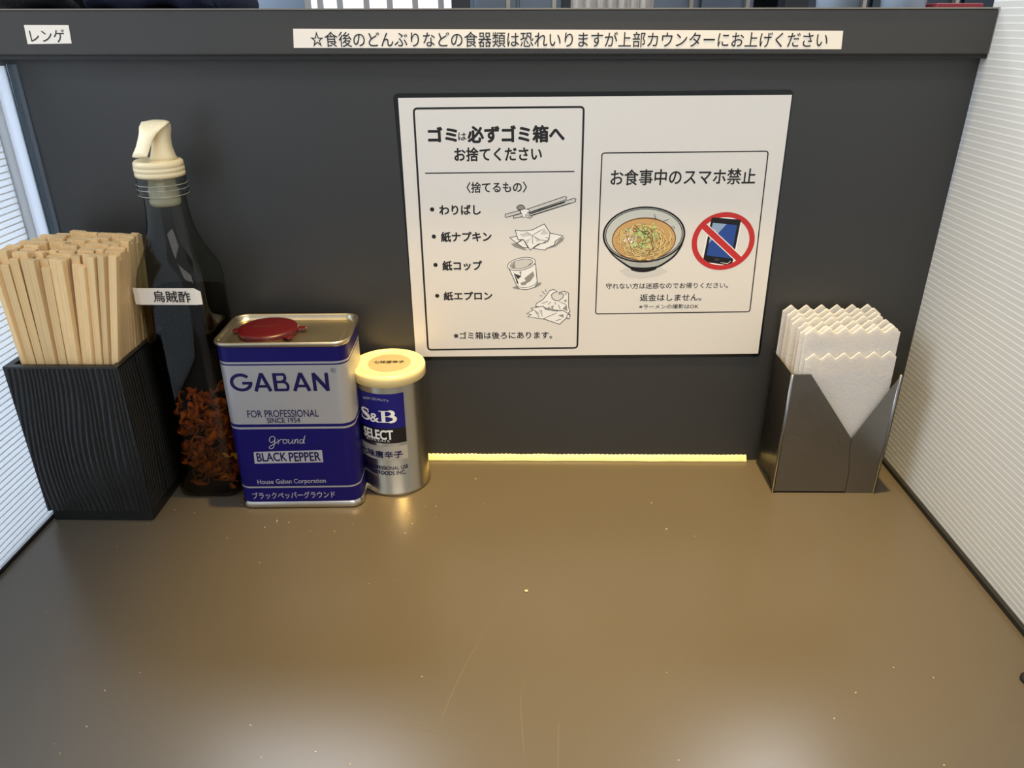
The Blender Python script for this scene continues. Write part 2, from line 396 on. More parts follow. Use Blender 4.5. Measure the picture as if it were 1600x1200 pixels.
def cup(x, y, label):
    bm = bmesh.new(); rings = [sq(0, 0, r, r, z, 2, 24) for r, z in ((.018, 0), (.022, .05), (.024, .08), (.0225, .08), (.0205, .05), (.016, .004))]
    loft(bm, rings); o = obj('cup', bm, M_cup, smooth=True, loc=(x, y, .3768)); tag(o, label, 'cup')
cup(.275, .16, 'pale blue cup on the upper counter, left of the two pale cups'); cup(.325, .14, 'pale blue cup on the upper counter, right of the two pale cups')
o = box('tray', (.345, .385, .12, .18, .3772, .3822), M_tray, bev=.001); tag(o, 'small red tray on the upper counter at far right by the partition', 'tray')

# ---------------------------------------------------------------- paper labels on the ledge
LP = lambda x, z, h: (x*MM, -.0101-h, z*MM)
def sticker(name, quad, txt, bb, rot, label):
    p = Print(LP, 0, .00012); p.poly(quad, 'L'); o = p.build('paper', None); o.name = name
    tag(o, label, 'label')
    p = Print(LP, .00016, .00001); p.text(txt, bb, 'k', .004, rot); p.build('lettering', o)
sticker('paper_label', [(-368.3,367.0),(-336.0,366.9),(-336.8,354.8),(-369.0,354.4)], 'レンゲ', [(-365.8,364.1),(-340.3,355.6)], 0, 'short white label with three black katakana on the ledge at far left')
sticker('paper_label', [(-174.6,364.3),(219.0,362.5),(219.8,350.4),(-175.7,351.7)], '☆食後のどんぶりなどの食器類は恐れいりますが上部カウンターにお上げください', [(-162.9,362.2),(209.0,351.9)], -.1, 'long white label with one line of Japanese writing along the ledge')

# ---------------------------------------------------------------- poster
PF = lambda x, z, h: (x*MM, -.00078-h, z*MM)
poster = thing('laminated_poster', (.0455, -.0006, .2), 'laminated white notice poster with black frames and drawings on the back panel', 'poster', 0)
poster.location = (0, 0, 0)
bm = bmesh.new(); q = rquad([(-107.4,319.9),(193.3,322.4),(198.0,104.8),(-101.1,100.2)], 4)
vs = [bm.verts.new((x*MM, -.0004, z*MM)) for x, z in q]; prism(bm, [v.co.copy() for v in vs], (0, .0003, 0))
f_ = obj('film', bm, M_film, poster); f_['label'] = 'clear laminate film border'
bm = bmesh.new(); q = [(-103.7,316.7),(192.4,318.8),(195.9,107.8),(-102.0,103.9)]
vs = [bm.verts.new((x*MM, -.0008, z*MM)) for x, z in q]; prism(bm, [v.co.copy() for v in vs], (0, .0003, 0))
obj('paper', bm, M_paper, poster)
def motif(name, step=.0000025, base=.00004): return Print(PF, base, step)
p = motif('frame'); p.line(rquad([(-92.3,309.2),(36.7,310.3),(38.8,112.8),(-91.0,110.6)], 3), 1.55, 'k', True); p.line([(-86.0,261.1),(31.2,262.5)], .9, 'k'); p.build('printed_frame', poster)
p = motif('frame'); p.line(rquad([(52.1,276.5),(180.5,277.9),(183.6,146.4),(53.2,144.1)], 2.2), .95, 'k', True); p.build('printed_frame', poster)
R = .55
for s, bb, bd in (
  ('ゴミ', [(-82.0,295.5),(-60.2,285.1)], .055), ('は', [(-59.0,291.7),(-52.8,286.0)], .02), ('必ずゴミ箱へ', [(-51.5,296.6),(22.4,284.6)], .045),
  ('お捨てください', [(-62.4,280.8),(5.3,270.6)], .028), ('〈捨てるもの〉', [(-53.6,254.4),(-6.0,246.1)], .022),
  ('わりばし', [(-75.9,236.2),(-43.0,228.6)], .036), ('紙ナプキン', [(-75.5,214.5),(-34.7,206.4)], .036), ('紙コップ', [(-75.3,190.2),(-42.8,182.2)], .036),
  ('紙エプロン', [(-75.3,163.6),(-34.6,156.2)], .036), ('※ゴミ箱は後ろにあります。', [(-68.1,127.6),(16.6,121.1)], .02),
  ('お食事中のスマホ禁止', [(60.0,264.4),(173.2,252.3)], .016), ('守れない方は迷惑なのでお帰りください。', [(60.7,171.8),(162.5,166.8)], .012),
  ('返金はしません。', [(89.9,162.0),(141.4,156.0)], .018), ('※ラーメンの撮影はOK', [(89.8,152.9),(139.8,149.0)], .012)):
    p = motif(s); p.text(s, bb, 'k', bd, R); p.build('lettering', poster)
for x, z in [(-81.8,232.7),(-81.4,210.6),(-81.1,186.8),(-80.9,160.0)]:
    p = motif('b'); p.ell(x, z, 1.75, 1.75, 'k', n=20); p.build('bullet', poster)
# drawn chopsticks
def outline(p, pts, fill, w=.55, c='k', closed=True):
    if fill: p.poly(pts, fill)
    p.line(pts, w, c, closed)
p = motif('c')
outline(p, [(-5.4,233.0),(24.3,243.2),(25.7,242.3),(25.5,240.7),(-4.0,230.3)], 'f'); outline(p, [(-4.0,229.9),(31.9,241.8),(33.1,240.8),(32.7,238.8),(-3.3,227.3)], 'f')
outline(p, [(-23.1,228.9),(-11.5,232.0),(-10.9,229.6),(-22.4,226.3),(-23.3,227.3)], 'f'); outline(p, [(-16.9,227.7),(-8.7,229.9),(-8.0,227.3),(-16.3,225.6)], 'f')
p.line([(-3.3,229.2),(24.5,238.6)], .9, 'k'); p.line([(-2.6,228.0),(28.2,238.0)], .35, 'k')
outline(p, [(-14.1,234.1),(-13.2,235.5),(-10.9,236.5),(-8.7,235.8),(-7.5,234.1),(-8.7,232.7),(-12.5,232.4)], 'h')
outline(p, [(-11.3,232.0),(-7.8,233.2),(-4.5,232.7),(-3.4,231.3),(-5.4,230.3),(-4.4,227.0),(-6.5,228.9),(-7.1,226.7),(-9.2,226.1),(-9.7,228.9)], 'w', .4)
p.line([(-6.3,226.6),(-3.3,225.6),(-1.1,227.3)], .5, 'k'); p.build('chopsticks_drawing', poster)
# drawn napkin
p = motif('n')
p.poly([(-18.8,204.9),(-13.9,205.2),(-5.2,199.5),(-7.6,199.3),(-15.8,202.0)], 'h'); p.poly([(10.2,200.0),(16.8,203.5),(21.5,209.3),(24.9,210.3),(23.9,207.4),(17.8,202.5)], 'h')
outline(p, [(-19.6,209.8),(-12.9,211.2),(-11.0,207.3),(-13.9,205.2)], 'w'); outline(p, [(-13.9,205.2),(-8.6,208.3),(-4.7,201.5),(-9.1,201.8)], 'w')
outline(p, [(-0.4,201.0),(12.4,209.3),(12.8,213.7),(23.8,211.3),(17.5,206.9),(16.8,203.7),(10.7,201.0),(9.4,199.5)], 'w')
outline(p, [(-15.1,216.0),(-9.6,215.3),(-1.5,216.1),(8.3,221.1),(13.0,213.8),(12.4,208.3),(7.7,205.4),(3.4,204.4),(-2.8,199.5),(-8.6,208.3),(-12.9,208.1)], 'w')
p.poly([(-12.0,212.7),(-6.3,214.1),(-1.5,211.7),(-9.1,210.3)], 'f'); p.poly([(8.0,218.0),(11.9,212.7),(5.2,212.2)], 'f'); p.poly([(0.4,211.2),(6.2,207.4),(2.4,206.4)], 'f'); p.poly([(-7.6,207.3),(-2.4,209.3),(-5.2,204.4)], 'f')
p.line([(-1.5,211.7),(6.6,216.5)], .4, 'k'); p.line([(-1.3,211.4),(-0.8,204.6)], .4, 'k'); p.line([(-1.3,211.4),(4.8,208.1),(10.1,207.4)], .35, 'k'); p.line([(-1.9,211.7),(-6.3,214.9)], .35, 'k')
p.line([(9.5,210.1),(12.3,209.3),(11.5,206.4),(7.7,205.2)], .4, 'k'); p.build('napkin_drawing', poster)
# drawn paper cup
p = motif('u')
p.poly([(-17.7,167.5),(-12.8,169.2),(-11.8,165.7),(-15.8,166.3)], 'h'); p.poly([(3.4,171.5),(7.0,172.0),(5.8,169.4),(1.0,166.8)], 'h')
outline(p, [(-19.9,183.1),(-13.3,167.8),(-11.3,166.1),(-5.4,165.5),(0.9,167.6),(3.4,170.9),(1.7,187.6)], 'w')
p.poly([(-16.8,181.6),(-12.8,172.5),(-12.3,169.9),(-13.8,171.4)], 'k'); p.poly([(-16.3,179.6),(-9.9,177.5),(-12.8,174.5)], 't'); p.poly([(-7.5,175.5),(-0.2,181.6),(0.8,177.6),(-2.8,172.5),(-5.5,171.4)], 'h'); p.poly([(-10.9,171.4),(-5.0,173.5),(-6.0,169.9),(-9.9,169.4)], 'h'); p.poly([(-11.9,181.1),(-9.9,181.6),(-10.4,177.5)], 'h')
p.line(smooth_path([(-13.3,169.4),(-11.4,167.8),(-5.4,167.5),(0.9,169.9),(3.3,173.0)]), .4, 'k')
cx = [(-10.0,187.8),(1.7,187.8),(-10.0,193.6)]
ex, ez = cx[0]; rx = cx[1][0]-ex; rz = cx[2][1]-ez
p.ell(ex, ez, rx, rz*.88, 'w', 12); p.ring(ex, ez, rx, rz*.88, .5, 'k', 12); p.ell(ex, ez, rx*.82, rz*.64, 'f', 12); p.ring(ex, ez, rx*.82, rz*.64, .4, 'k', 12)
p.poly([(-18.7,186.1),(-15.8,189.6),(-14.8,184.6),(-17.2,183.8)], 'h'); p.poly([(-5.1,186.1),(-1.7,189.6),(-2.2,187.1)], 'h'); p.build('cup_drawing', poster)
# drawn apron
p = motif('a')
outline(p, [(2.1,150.7),(2.9,153.4),(8.0,156.5),(11.9,161.7),(13.8,164.8),(17.2,165.8),(20.2,163.8),(17.8,163.3),(15.3,161.2),(15.9,158.1),(18.4,156.0),(21.4,155.8),(24.8,158.1),(25.7,160.7),(23.7,162.8),(21.9,161.7),(21.9,163.3),(26.6,164.1),(29.6,162.8),(30.2,149.7),(31.6,146.1),(29.7,144.5),(19.1,147.6),(9.1,149.7)], 'w')
outline(p, [(-1.6,149.1),(8.6,151.0),(10.6,148.1),(19.1,146.6),(25.6,147.1),(31.4,143.4),(22.9,134.6),(10.3,139.1),(-4.3,141.4),(-1.3,143.3),(-5.3,144.2),(0.2,147.4)], 'w')
for a in ([(7.6,153.4),(12.5,155.2)], [(12.8,152.3),(15.2,155.0)], [(21.7,155.2),(28.1,152.4)], [(21.5,152.3),(23.1,147.6)], [(18.4,154.7),(19.2,152.3)], [(1.2,147.6),(5.3,140.7)], [(5.7,147.6),(8.0,141.4),(7.3,147.6)], [(8.8,139.6),(20.2,145.0)], [(19.3,137.8),(24.3,139.4)], [(7.4,164.3),(9.7,161.7)], [(10.1,165.8),(11.1,163.3)], [(5.5,160.3),(7.7,160.1)]): p.line(a, .42, 'k')
for a in ([(11.1,148.6),(14.1,150.8),(13.6,147.8)], [(15.1,150.8),(17.5,151.8),(16.6,147.6)], [(25.0,148.7),(28.4,152.4),(29.1,146.6)], [(26.1,162.8),(28.1,162.3),(27.7,160.7)], [(1.7,147.0),(4.2,145.5),(6.2,142.3)], [(21.2,142.9),(25.7,143.9),(26.3,140.7)], [(25.3,156.0),(28.3,157.1),(28.1,154.5)]): p.poly(a, 'h')
outline(p, [(29.2,143.4),(31.7,143.2),(30.8,139.7),(28.8,140.2)], 'w'); p.build('apron_drawing', poster)
# bowl of noodles
p = motif('bowl', .0000018)
c_ = [(89.3,212.5),(122.8,212.6),(87.6,235.3),(91.0,189.1)]; bxx, bzz = c_[0]; rx = c_[1][0]-bxx; rz = (c_[2][1]-c_[3][1])/2; bzz = (c_[2][1]+c_[3][1])/2
p.poly([(71.0,182.4),(79.5,185.0),(104.4,185.1),(111.6,181.5),(103.3,177.5),(88.8,175.2),(77.4,177.0)], 'f')
p.poly(smooth_path([(79.4,185.9),(80.9,182.8),(85.8,181.2),(91.0,180.8),(96.1,181.5),(101.1,183.3),(102.6,186.0)]), 'K')
p.poly(smooth_path([(56.3,210.3),(59.7,201.7),(66.1,193.9),(76.8,185.9),(81.3,184.0),(91.6,183.3),(101.0,184.4),(106.0,186.4),(115.6,193.9),(120.8,202.7),(122.6,210.4)]), 'K')
p.poly(smooth_path([(57.7,206.9),(61.5,200.0),(67.8,193.9),(77.6,187.3),(82.0,185.5),(91.5,184.9),(100.0,185.8),(105.0,187.7),(113.9,194.4),(118.4,200.9),(121.6,207.9)]), 'e')
p.ell(bxx, bzz, rx, rz, 'K'); p.ell(bxx, bzz, rx*.955, rz*.945, 'e'); p.ell(bxx, bzz, rx*.935, rz*.925, 'K'); p.ell(bxx, bzz, rx*.915, rz*.90, 'x')
bc = [(89.5,209.1),(115.5,209.1),(88.2,226.5),(90.9,190.4)]; sx, sz = bc[0][0], (bc[2][1]+bc[3][1])/2; srx = bc[1][0]-sx; srz = (bc[2][1]-bc[3][1])/2
p.ell(sx, sz, srx, srz, 'd'); p.ell(sx, sz-.1, srx*.97, srz*.95, 'o')
rb = random.Random(3)
for i in range(240):
    a = rb.uniform(0, 6.283); r = rb.uniform(.25, .92); x = sx+srx*r*math.cos(a); z = sz+srz*r*math.sin(a)-.3
    if math.sin(a) > .5 and r > .7: continue
    d = a + math.pi/2 + rb.uniform(-.5, .5); l = rb.uniform(1.6, 4.2); k = rb.uniform(-1, 1)
    path = []
    for t in (-1, -.5, 0, .5, 1):
        px, pz = x+l*t*math.cos(d)*.9, z+l*t*math.sin(d)*.8+k*(1-t*t)
        e = math.hypot((px-sx)/srx, (pz-sz)/srz)
        if e > .95: px, pz = sx+(px-sx)*.95/e, sz+(pz-sz)*.95/e
        path.append((px, pz))
    p.line(path, 1.1, 'd'); p.line(path, .85, 'y')
for i in range(26):
    x = sx+rb.uniform(-.62, -.2)*srx; z = sz+rb.uniform(-.35, .5)*srz; p.ell(x, z, rb.uniform(.7, 1.3), rb.uniform(.5, .9), rb.choice('pxw'), rb.uniform(0, 180), 10)
for i in range(44):
    x = sx+rb.gauss(-.05, .22)*srx; z = sz+rb.uniform(-.35, .72)*srz; r = rb.uniform(1.0, 2.1)
    p.ell(x, z, r, r*.62, 'g', rb.uniform(0, 180), 12)
    if i % 3 == 0: p.ring(x, z, r, r*.62, .25, 'G', rb.uniform(0, 180), 12)
for i in range(14):
    x = sx+rb.uniform(-.35, .4)*srx; z = sz+rb.uniform(-.7, .1)*srz; p.ell(x, z, .6, .35, rb.choice('dKG'), rb.uniform(0, 180), 8)
for a in ([(95.0,217.2),(96.6,207.8),(95.5,206.1),(98.1,200.0)], [(81.4,220.6),(85.0,216.4),(92.0,212.5),(94.9,208.7)], [(79.9,217.2),(82.0,217.6),(83.0,215.5),(80.9,214.8),(79.8,216.8)], [(96.2,229.4),(97.7,225.7)], [(96.1,225.7),(98.7,225.7)], [(103.8,223.6),(108.2,225.0)], [(86.8,215.5),(89.5,213.0),(93.6,213.8),(91.8,215.5),(87.6,215.3)], [(110.4,218.9),(112.9,219.1),(113.1,217.2)]):
    p.line(a, .4, 'K')
p.build('noodle_bowl_drawing', poster)
# phone forbidden sign
p = motif('ph'); c_ = [(154.0,207.2),(179.5,207.2),(151.2,230.8),(156.8,182.9)]; px_, pz_ = c_[0][0], (c_[2][1]+c_[3][1])/2; prx = c_[1][0]-px_; prz = (c_[2][1]-c_[3][1])/2
def annulus(p, cx, cz, rx, rz, k, c):
    a = ellp(cx, cz, rx, rz, 0, 72); b = ellp(cx, cz, rx*k, rz*k, 0, 72)
    p.raw(a+b, [(i, (i+1) % 72, 72+(i+1) % 72, 72+i) for i in range(72)], c)
annulus(p, px_, pz_, prx, prz, .83, 'r')
ph = [(142.5,226.6),(166.3,224.7),(163.6,186.5),(139.2,190.0)]
p.poly(rquad([(a+(a-px_)*.09, b+(b-pz_)*.05) for a, b in ph], 2.6), 'w'); p.poly(rquad(ph, 2.2), 'K')
p.poly([(144.0,222.2),(163.7,220.3),(162.0,192.7),(141.8,195.3)], 'u'); p.poly([(144.0,222.2),(155.2,221.1),(142.5,205.3)], 'v')
p.line([(150.0,224.5),(157.2,223.9)], .5, 't'); p.poly(rquad([(148.8,192.9),(152.5,192.6),(152.4,190.5),(148.7,190.8)], .6), 't')
p.line([(154.1,189.2),(159.8,188.4),(162.1,190.5)], .4, 'w')
bar = [(136.8,219.6),(169.5,191.6)]
p.line(bar, 6.4, 'w'); annulus(p, px_, pz_, prx, prz, .83, 'r')
dx, dz = bar[1][0]-bar[0][0], bar[1][1]-bar[0][1]; p.line([(bar[0][0]-dx*.01, bar[0][1]-dz*.01), (bar[1][0]+dx*.02, bar[1][1]+dz*.02)], 5.0, 'r')
p.poly(rquad([(a, b) for a, b in [(142.5,226.6),(166.3,224.7),(166.0,220.7),(142.1,222.8)]], 1.6), 'K'); p.poly([(144.0,222.2),(148.3,221.8),(143.8,216.4),(143.2,216.4)], 'v')
p.build('phone_ban_drawing', poster)

# ---------------------------------------------------------------- chopstick box
BX0, BX1, BY0, BY1 = -.3940, -.3085, -.1015, -.018
boxo = thing('chopstick_box', ((BX0+BX1)/2, (BY0+BY1)/2, 0), 'square black ribbed box full of wooden chopsticks at the left end', 'box')
W2, D2, H = (BX1-BX0)/2, (BY1-BY0)/2, .1385
def groove(s, z, seed):
    wob = 3.2*noise.noise(Vector((s*9, z*7, seed))) + 1.2*noise.noise(Vector((s*22, z*13, seed+4)))
    ph = s*300 + wob*1.3 + 1.4*noise.noise(Vector((s*55, 0, seed+9)))
    return abs(math.sin(ph*math.pi/2*1.75))**.7
def ribbed_wall(nrm, seed, name):
    bm = bmesh.new(); NX, NZ = 300, 50; z0 = .0105
    vs = []
    for j in range(NZ+1):
        z = z0+(H-z0)*j/NZ; row = []
        for i in range(NX+1):
            s_ = -1+2*i/NX; w_ = (W2 if nrm[0] == 0 else D2); ss = s_*w_
            g = groove(ss, z, seed); edge = min(1, (w_-abs(ss))/.002)
            d = .0013*(g-1)*edge
            if nrm[0] == 0: row.append(bm.verts.new((ss, nrm[1]*(D2+d), z)))
            else: row.append(bm.verts.new((nrm[0]*(W2+d), ss, z)))
        vs.append(row)
    for j in range(NZ):
        for i in range(NX): bm.faces.new((vs[j][i], vs[j][i+1], vs[j+1][i+1], vs[j+1][i]))
    bmesh.ops.recalc_face_normals(bm, faces=bm.faces)
    return obj(name, bm, M_resin, boxo, smooth=True)
ribbed_wall((0, -1), 3.3, 'front_face'); ribbed_wall((1, 0), 8.1, 'side_face'); ribbed_wall((-1, 0), 5.1, 'side_face'); ribbed_wall((0, 1), 6.1, 'back_face')
bm = bmesh.new(); T = .0052
ro = [(-W2, -D2), (W2, -D2), (W2, D2), (-W2, D2)]; ri = [(-W2+T, -D2+T), (W2-T, -D2+T), (W2-T, D2-T), (-W2+T, D2-T)]
def corners(r, z): return [(x, y, z) for x, y in r]
A = [[bm.verts.new(p_) for p_ in corners(r, z)] for r, z in (([(a*.97, b*.97) for a, b in ro], .011), ([(a*.97, b*.97) for a, b in ro], H-.003), (ro, H-.0015), (ro, H), (ri, H), (ri, .006))]
for a, b in zip(A, A[1:]):
    for i in range(4): bm.faces.new((a[i], a[(i+1) % 4], b[(i+1) % 4], b[i]))
bm.faces.new(A[-1])
obj('inner_box', bm, M_resin, boxo)
bm = bmesh.new(); bx(bm, -W2+.002, W2-.002, -D2+.002, D2-.002, 0, .011, bev=.001); obj('base', bm, M_resin, boxo)

# chopstick pairs: two joined square sticks, tapering to the bottom
def pair_mesh(w_, t_, L, two):
    bm = bmesh.new(); rings = []
    for z, k in ((0, .62), (.05, .70), (L*.7, .92), (L-.0006, 1), (L, .93)):
        a, b = w_/2*k, t_/2*k; g = t_*.10
        if two: pts = [(-a, -b), (-.0004, -b), (0, -b+g), (.0004, -b), (a, -b), (a, b), (.0004, b), (0, b-g), (-.0004, b), (-a, b)]
        else: pts = [(-a, -b), (-a*.3, -b), (0, -b), (a*.3, -b), (a, -b), (a, b), (a*.3, b), (0, b), (-a*.3, b), (-a, b)]
        rings.append([(x, y, z) for x, y in pts])
    loft(bm, rings); me = bpy.data.meshes.new('chopsticks'); bm.to_mesh(me); bm.free(); me.materials.append(M_wood); return me
PM = [pair_mesh(.0110, .0044, .205, True), pair_mesh(.0056, .0046, .205, False), pair_mesh(.0118, .0046, .205, True)]
ORD = ['first', 'second', 'third', 'fourth', 'fifth', 'sixth', 'seventh', 'eighth', 'ninth', 'tenth', 'eleventh', 'twelfth', 'thirteenth', 'fourteenth']
rc = random.Random(11)
rows = 13; n_s = 0
for j in range(rows):
    v = j/(rows-1); yt = -.0915 + .0595*v; yr = -.0905 + .0585*v
    xl_t, xr_t = -.3870+.003*v, -.2935-.0115*v
    cells = []
    x = 0.0; W = 78.5 if j else 80
    while x < W:
        two = rc.random() < (.45 if j == 0 else .86); w_ = (11.4 if two else 6.0) + rc.uniform(0, .5)
        if x + w_ > W+1.2: two = False; w_ = 6.0
        if x + w_ > W+1.2: break
        cells.append((x+w_/2, two)); x += w_
    scale = W/max(x, 1)
    for ci_, (cx_, two) in enumerate(cells):
        u = cx_*scale/W
        top = Vector((xl_t+(xr_t-xl_t)*u, yt+rc.uniform(-.0004, .0004), 0)); rim = Vector((-.3862+(.0740)*u, yr, .135))
        zt = .2195 + rc.uniform(-.0035, .0035) + (-.006*rc.random() if j == 0 else 0)
        top.z = zt
        if j == 0: top.x += rc.uniform(-.0012, .0012)
        d = (top-rim).normalized()
        o = bpy.data.objects.new('wooden_chopsticks', PM[0 if two else 1]); COL.objects.link(o)
        X = Vector((1, 0, 0)); X = (X-d*X.dot(d)).normalized(); Y = d.cross(X)
        tw = math.radians(rc.uniform(-7, 7) if j else rc.uniform(-24, 24)); X, Y = X*math.cos(tw)+Y*math.sin(tw), -X*math.sin(tw)+Y*math.cos(tw)
        m = Matrix((X, Y, d)).transposed().to_4x4(); m.translation = top-d*.205; o.matrix_world = m
        kind_ = 'wooden chopstick pair' if two else 'single wooden chopstick'
        where = 'leftmost' if ci_ == 0 else ('rightmost' if ci_ == len(cells)-1 else ORD[ci_]+' from the left')
        row_ = 'front row' if j == 0 else ('back row' if j == rows-1 else ORD[j]+' row from the front')
        tag(o, kind_+' in the black box, '+row_+', '+where, 'chopsticks', 'wooden chopsticks in the black ribbed box')
        n_s += 1

# ---------------------------------------------------------------- vinegar bottle
bot = thing('vinegar_bottle', (-.277, -.040, 0), 'clear square glass bottle with cream pourer, holding squid vinegar', 'bottle')
prof = [(0, .0240, 5), (.002, .0262, 5), (.006, .0273, 5), (.05, .0275, 5), (.185, .0275, 5), (.193, .0270, 4.2), (.200, .0254, 3.6), (.207, .0228, 3.0), (.214, .0202, 2.6), (.222, .0180, 2.3), (.231, .0163, 2), (.241, .0152, 2), (.2515, .0146, 2)]
def prings(pf, off, zo=0): return [sq(0, 0, a-off, a-off, z+zo, e, 56) for z, a, e in pf]
bm = bmesh.new(); loft(bm, prings(prof, 0), True, False)
collar = [(.2515, .0146, 2), (.2525, .0172, 2), (.2545, .0178, 2), (.2575, .0178, 2), (.2580, .0174, 2), (.2610, .0176, 2), (.2615, .0172, 2), (.2650, .0174, 2), (.2665, .0170, 2)]
obj('glass', bm, M_glass, bot, smooth=True)
bm = bmesh.new(); loft(bm, prings(collar, 0), False, False); cg = obj('glass_collar', bm, M_glass, bot, smooth=True)
for z in (.2578, .2612, .2535):
    bm = bmesh.new(); R_ = .0177
    vs = [[bm.verts.new(((R_+.0003*math.cos(b))*math.cos(a), (R_+.0003*math.cos(b))*math.sin(a), z+.0003*math.sin(b))) for b in (k*math.pi/3 for k in range(6))] for a in (2*math.pi*i/40 for i in range(40))]
    for i in range(40):
        for k in range(6): bm.faces.new((vs[i][k], vs[(i+1) % 40][k], vs[(i+1) % 40][(k+1) % 6], vs[i][(k+1) % 6]))
    obj('thread', bm, mat('glass thread', (150, 152, 146), .15, spec=.8), cg, smooth=True)
lq = [(.0035, .0245, 5), (.008, .0262, 5), (.05, .0264, 5), (.1762, .0264, 5)]
bm = bmesh.new(); loft(bm, prings(lq, 0)); obj('liquid', bm, M_liquid, bot)
bm = bmesh.new(); loft(bm, prings([(.2665, .0092, 2), (.257, .0100, 2), (.2565, .0108, 2), (.2495, .0105, 2), (.249, .0112, 2), (.2465, .0110, 2), (.2450, .0098, 2)], 0)); obj('stopper', bm, M_stopper, bot, smooth=True)
# pourer cap
cap = [(.2665, .0172, 2), (.2680, .0176, 2), (.2695, .0174, 2), (.2700, .0170, 2), (.2705, .0175, 2), (.2728, .0176, 2), (.2733, .0170, 2), (.2738, .0175, 2), (.2765, .0172, 2), (.2778, .0160, 2), (.2780, .013, 2)]
bm = bmesh.new(); loft(bm, prings(cap, 0)); pc = obj('pourer_cap', bm, M_cream, bot, smooth=True)
bm = bmesh.new(); rings = []
for z, cx, cy, a, b in ((.2775, .0045, .001, .0095, .0085), (.281, .0042, .001, .0082, .0078), (.287, .0046, .001, .0066, .0070), (.293, .0050, .002, .0060, .0070), (.2985, .0056, .003, .0062, .0072), (.3020, .0050, .003, .0070, .0074)):
    rings.append(sq(cx, cy, a, b, z, 2.6, 28))
loft(bm, rings); obj('pourer_spout', bm, M_cream, pc, smooth=True)
bm = bmesh.new(); rings = []
for k, (x, y, z, hw, th, tz) in enumerate(((.0045, .0085, .3020, .0055, .0010, 0), (.0040, .0055, .3034, .0088, .0016, 0), (.003, .000, .3034, .0112, .0018, 0), (.0018, -.0050, .3008, .0096, .0018, .1), (.0002, -.0085, .2968, .0070, .0020, .15), (-.0014, -.0108, .2925, .0060, .0020, .2), (-.0030, -.0130, .2875, .0058, .0020, .2), (-.0046, -.0155, .2832, .0062, .0018, .2), (-.0050, -.0165, .2822, .0060, .0010, .2))):
    # cross-section across the lever
    ring = []
    for i in range(16):
        a = 2*math.pi*i/16; cc, ss = math.cos(a), math.sin(a)
        wx = hw*math.copysign(abs(cc)**.7, cc); hz = th*ss
        dish = -.0016*(1-(wx/hw)**2) if k in (2, 3) and ss > 0 else 0
        ring.append((x+wx*.97, y-wx*.22-hz*tz, z+hz+dish))
    rings.append(ring)
loft(bm, rings); obj('flip_lever', bm, M_cream, pc, smooth=True)
# name label wrapped round the front
p = Print(lambda x, z, h: (x*MM, -.0276-h+ (max(0, abs(x)-20)/8)**2*.0022, z*MM), .0001, .00008)
lb = [(-22.2,188.5),(23.5,187.6),(29.2,184.6),(29.3,176.5),(-23.0,175.3)]
n = 12
x0, x1 = -25.6, 25.4; zt_, zb_ = lb[0][1], lb[4][1]
grid = [(x0+(x1-x0)*i/n, zt_ if i < n else zt_-3) for i in range(n+1)]; low = [(x0+(x1-x0)*i/n, zb_) for i in range(n+1)]
p.raw(grid+low, [(i, i+1, n+2+i, n+1+i) for i in range(n)], 'L'); p.text('烏賊酢', [(-10.6,186.3),(17.3,177.5)], 'k', .006, -1)
o = p.build('name_label', bot); o['label'] = 'white paper label with three black characters'
# dried squid strips
bm = bmesh.new(); rs = random.Random(5)
for i in range(150):
    z = .004 + .079*(i/150)**1.15; ext = .0210
    c = Vector((rs.uniform(-ext, ext), rs.uniform(-ext, ext), z + rs.uniform(0, .004)))
    R_ = rs.uniform(.004, .010); wd = rs.uniform(.004, .0085); ax = Vector((rs.gauss(0, 1), rs.gauss(0, .8), rs.gauss(0, .8))).normalized()
    u = ax.orthogonal().normalized(); v = ax.cross(u); turn = rs.uniform(2.5, 7.5); prev = None
    for k in range(15):
        a = turn*k/14; r = R_*(1-.045*k); e = .0007*math.sin(k*2.2+i)
        q0 = c + (u*math.cos(a)+v*math.sin(a))*r; q1 = q0 + ax*(wd*(.6+.4*math.sin(k*.9+i))) + u*e
        for q_ in (q0, q1):
            q_.x = max(-.0232, min(.0232, q_.x)); q_.y = max(-.0232, min(.0232, q_.y)); q_.z = max(.0045, q_.z)
        q2 = q0*.93+c*.07; q3 = q1*.93+c*.07
        cur = [bm.verts.new(t_) for t_ in (q0, q1, q3, q2)]
        if prev:
            for s_ in range(4): bm.faces.new((prev[s_], cur[s_], cur[(s_+1) % 4], prev[(s_+1) % 4]))
        prev = cur
o = obj('dried_squid', bm, M_squid, smooth=True, loc=(-.277, -.040, 0))
tag(o, 'orange-brown curled dried squid strips heaped at the bottom of the glass bottle', 'dried squid', None, 'stuff')

# ---------------------------------------------------------------- pepper tin
tin = thing('pepper_tin', (-.1945, -.049, 0), 'rectangular blue and silver black pepper tin with red cap', 'tin', math.radians(1.6))
TW, TD, TR = .1000, .0620, .010
HT = .1465
def band(z0, z1, m, name, ex=0):
    bm = bmesh.new(); loft(bm, [[(x*(1), y, z) for x, y, z in rrect(TW+ex, TD+ex, TR, zz)] for zz in (z0, z1)], False, False)
    return obj(name, bm, m, tin, smooth=True)
zs = [t[1]*MM for t in [(-4.6,133.8),(-4.9,132.1),(-5.0,130.9),(-11.9,79.7),(-12.3,77.1),(-12.5,75.3),(-19.7,21.3),(-19.9,19.8)]]
body = band(0.006, HT, M_tinblue, 'tin_body')
for a, b, m in ((zs[1], zs[0], M_tinsilver), (zs[3], zs[2], M_tinsilver), (zs[5], zs[4], M_tinsilver), (zs[7], zs[6], M_tinsilver)):
    band(a, b, m, 'printed_band', .0001)
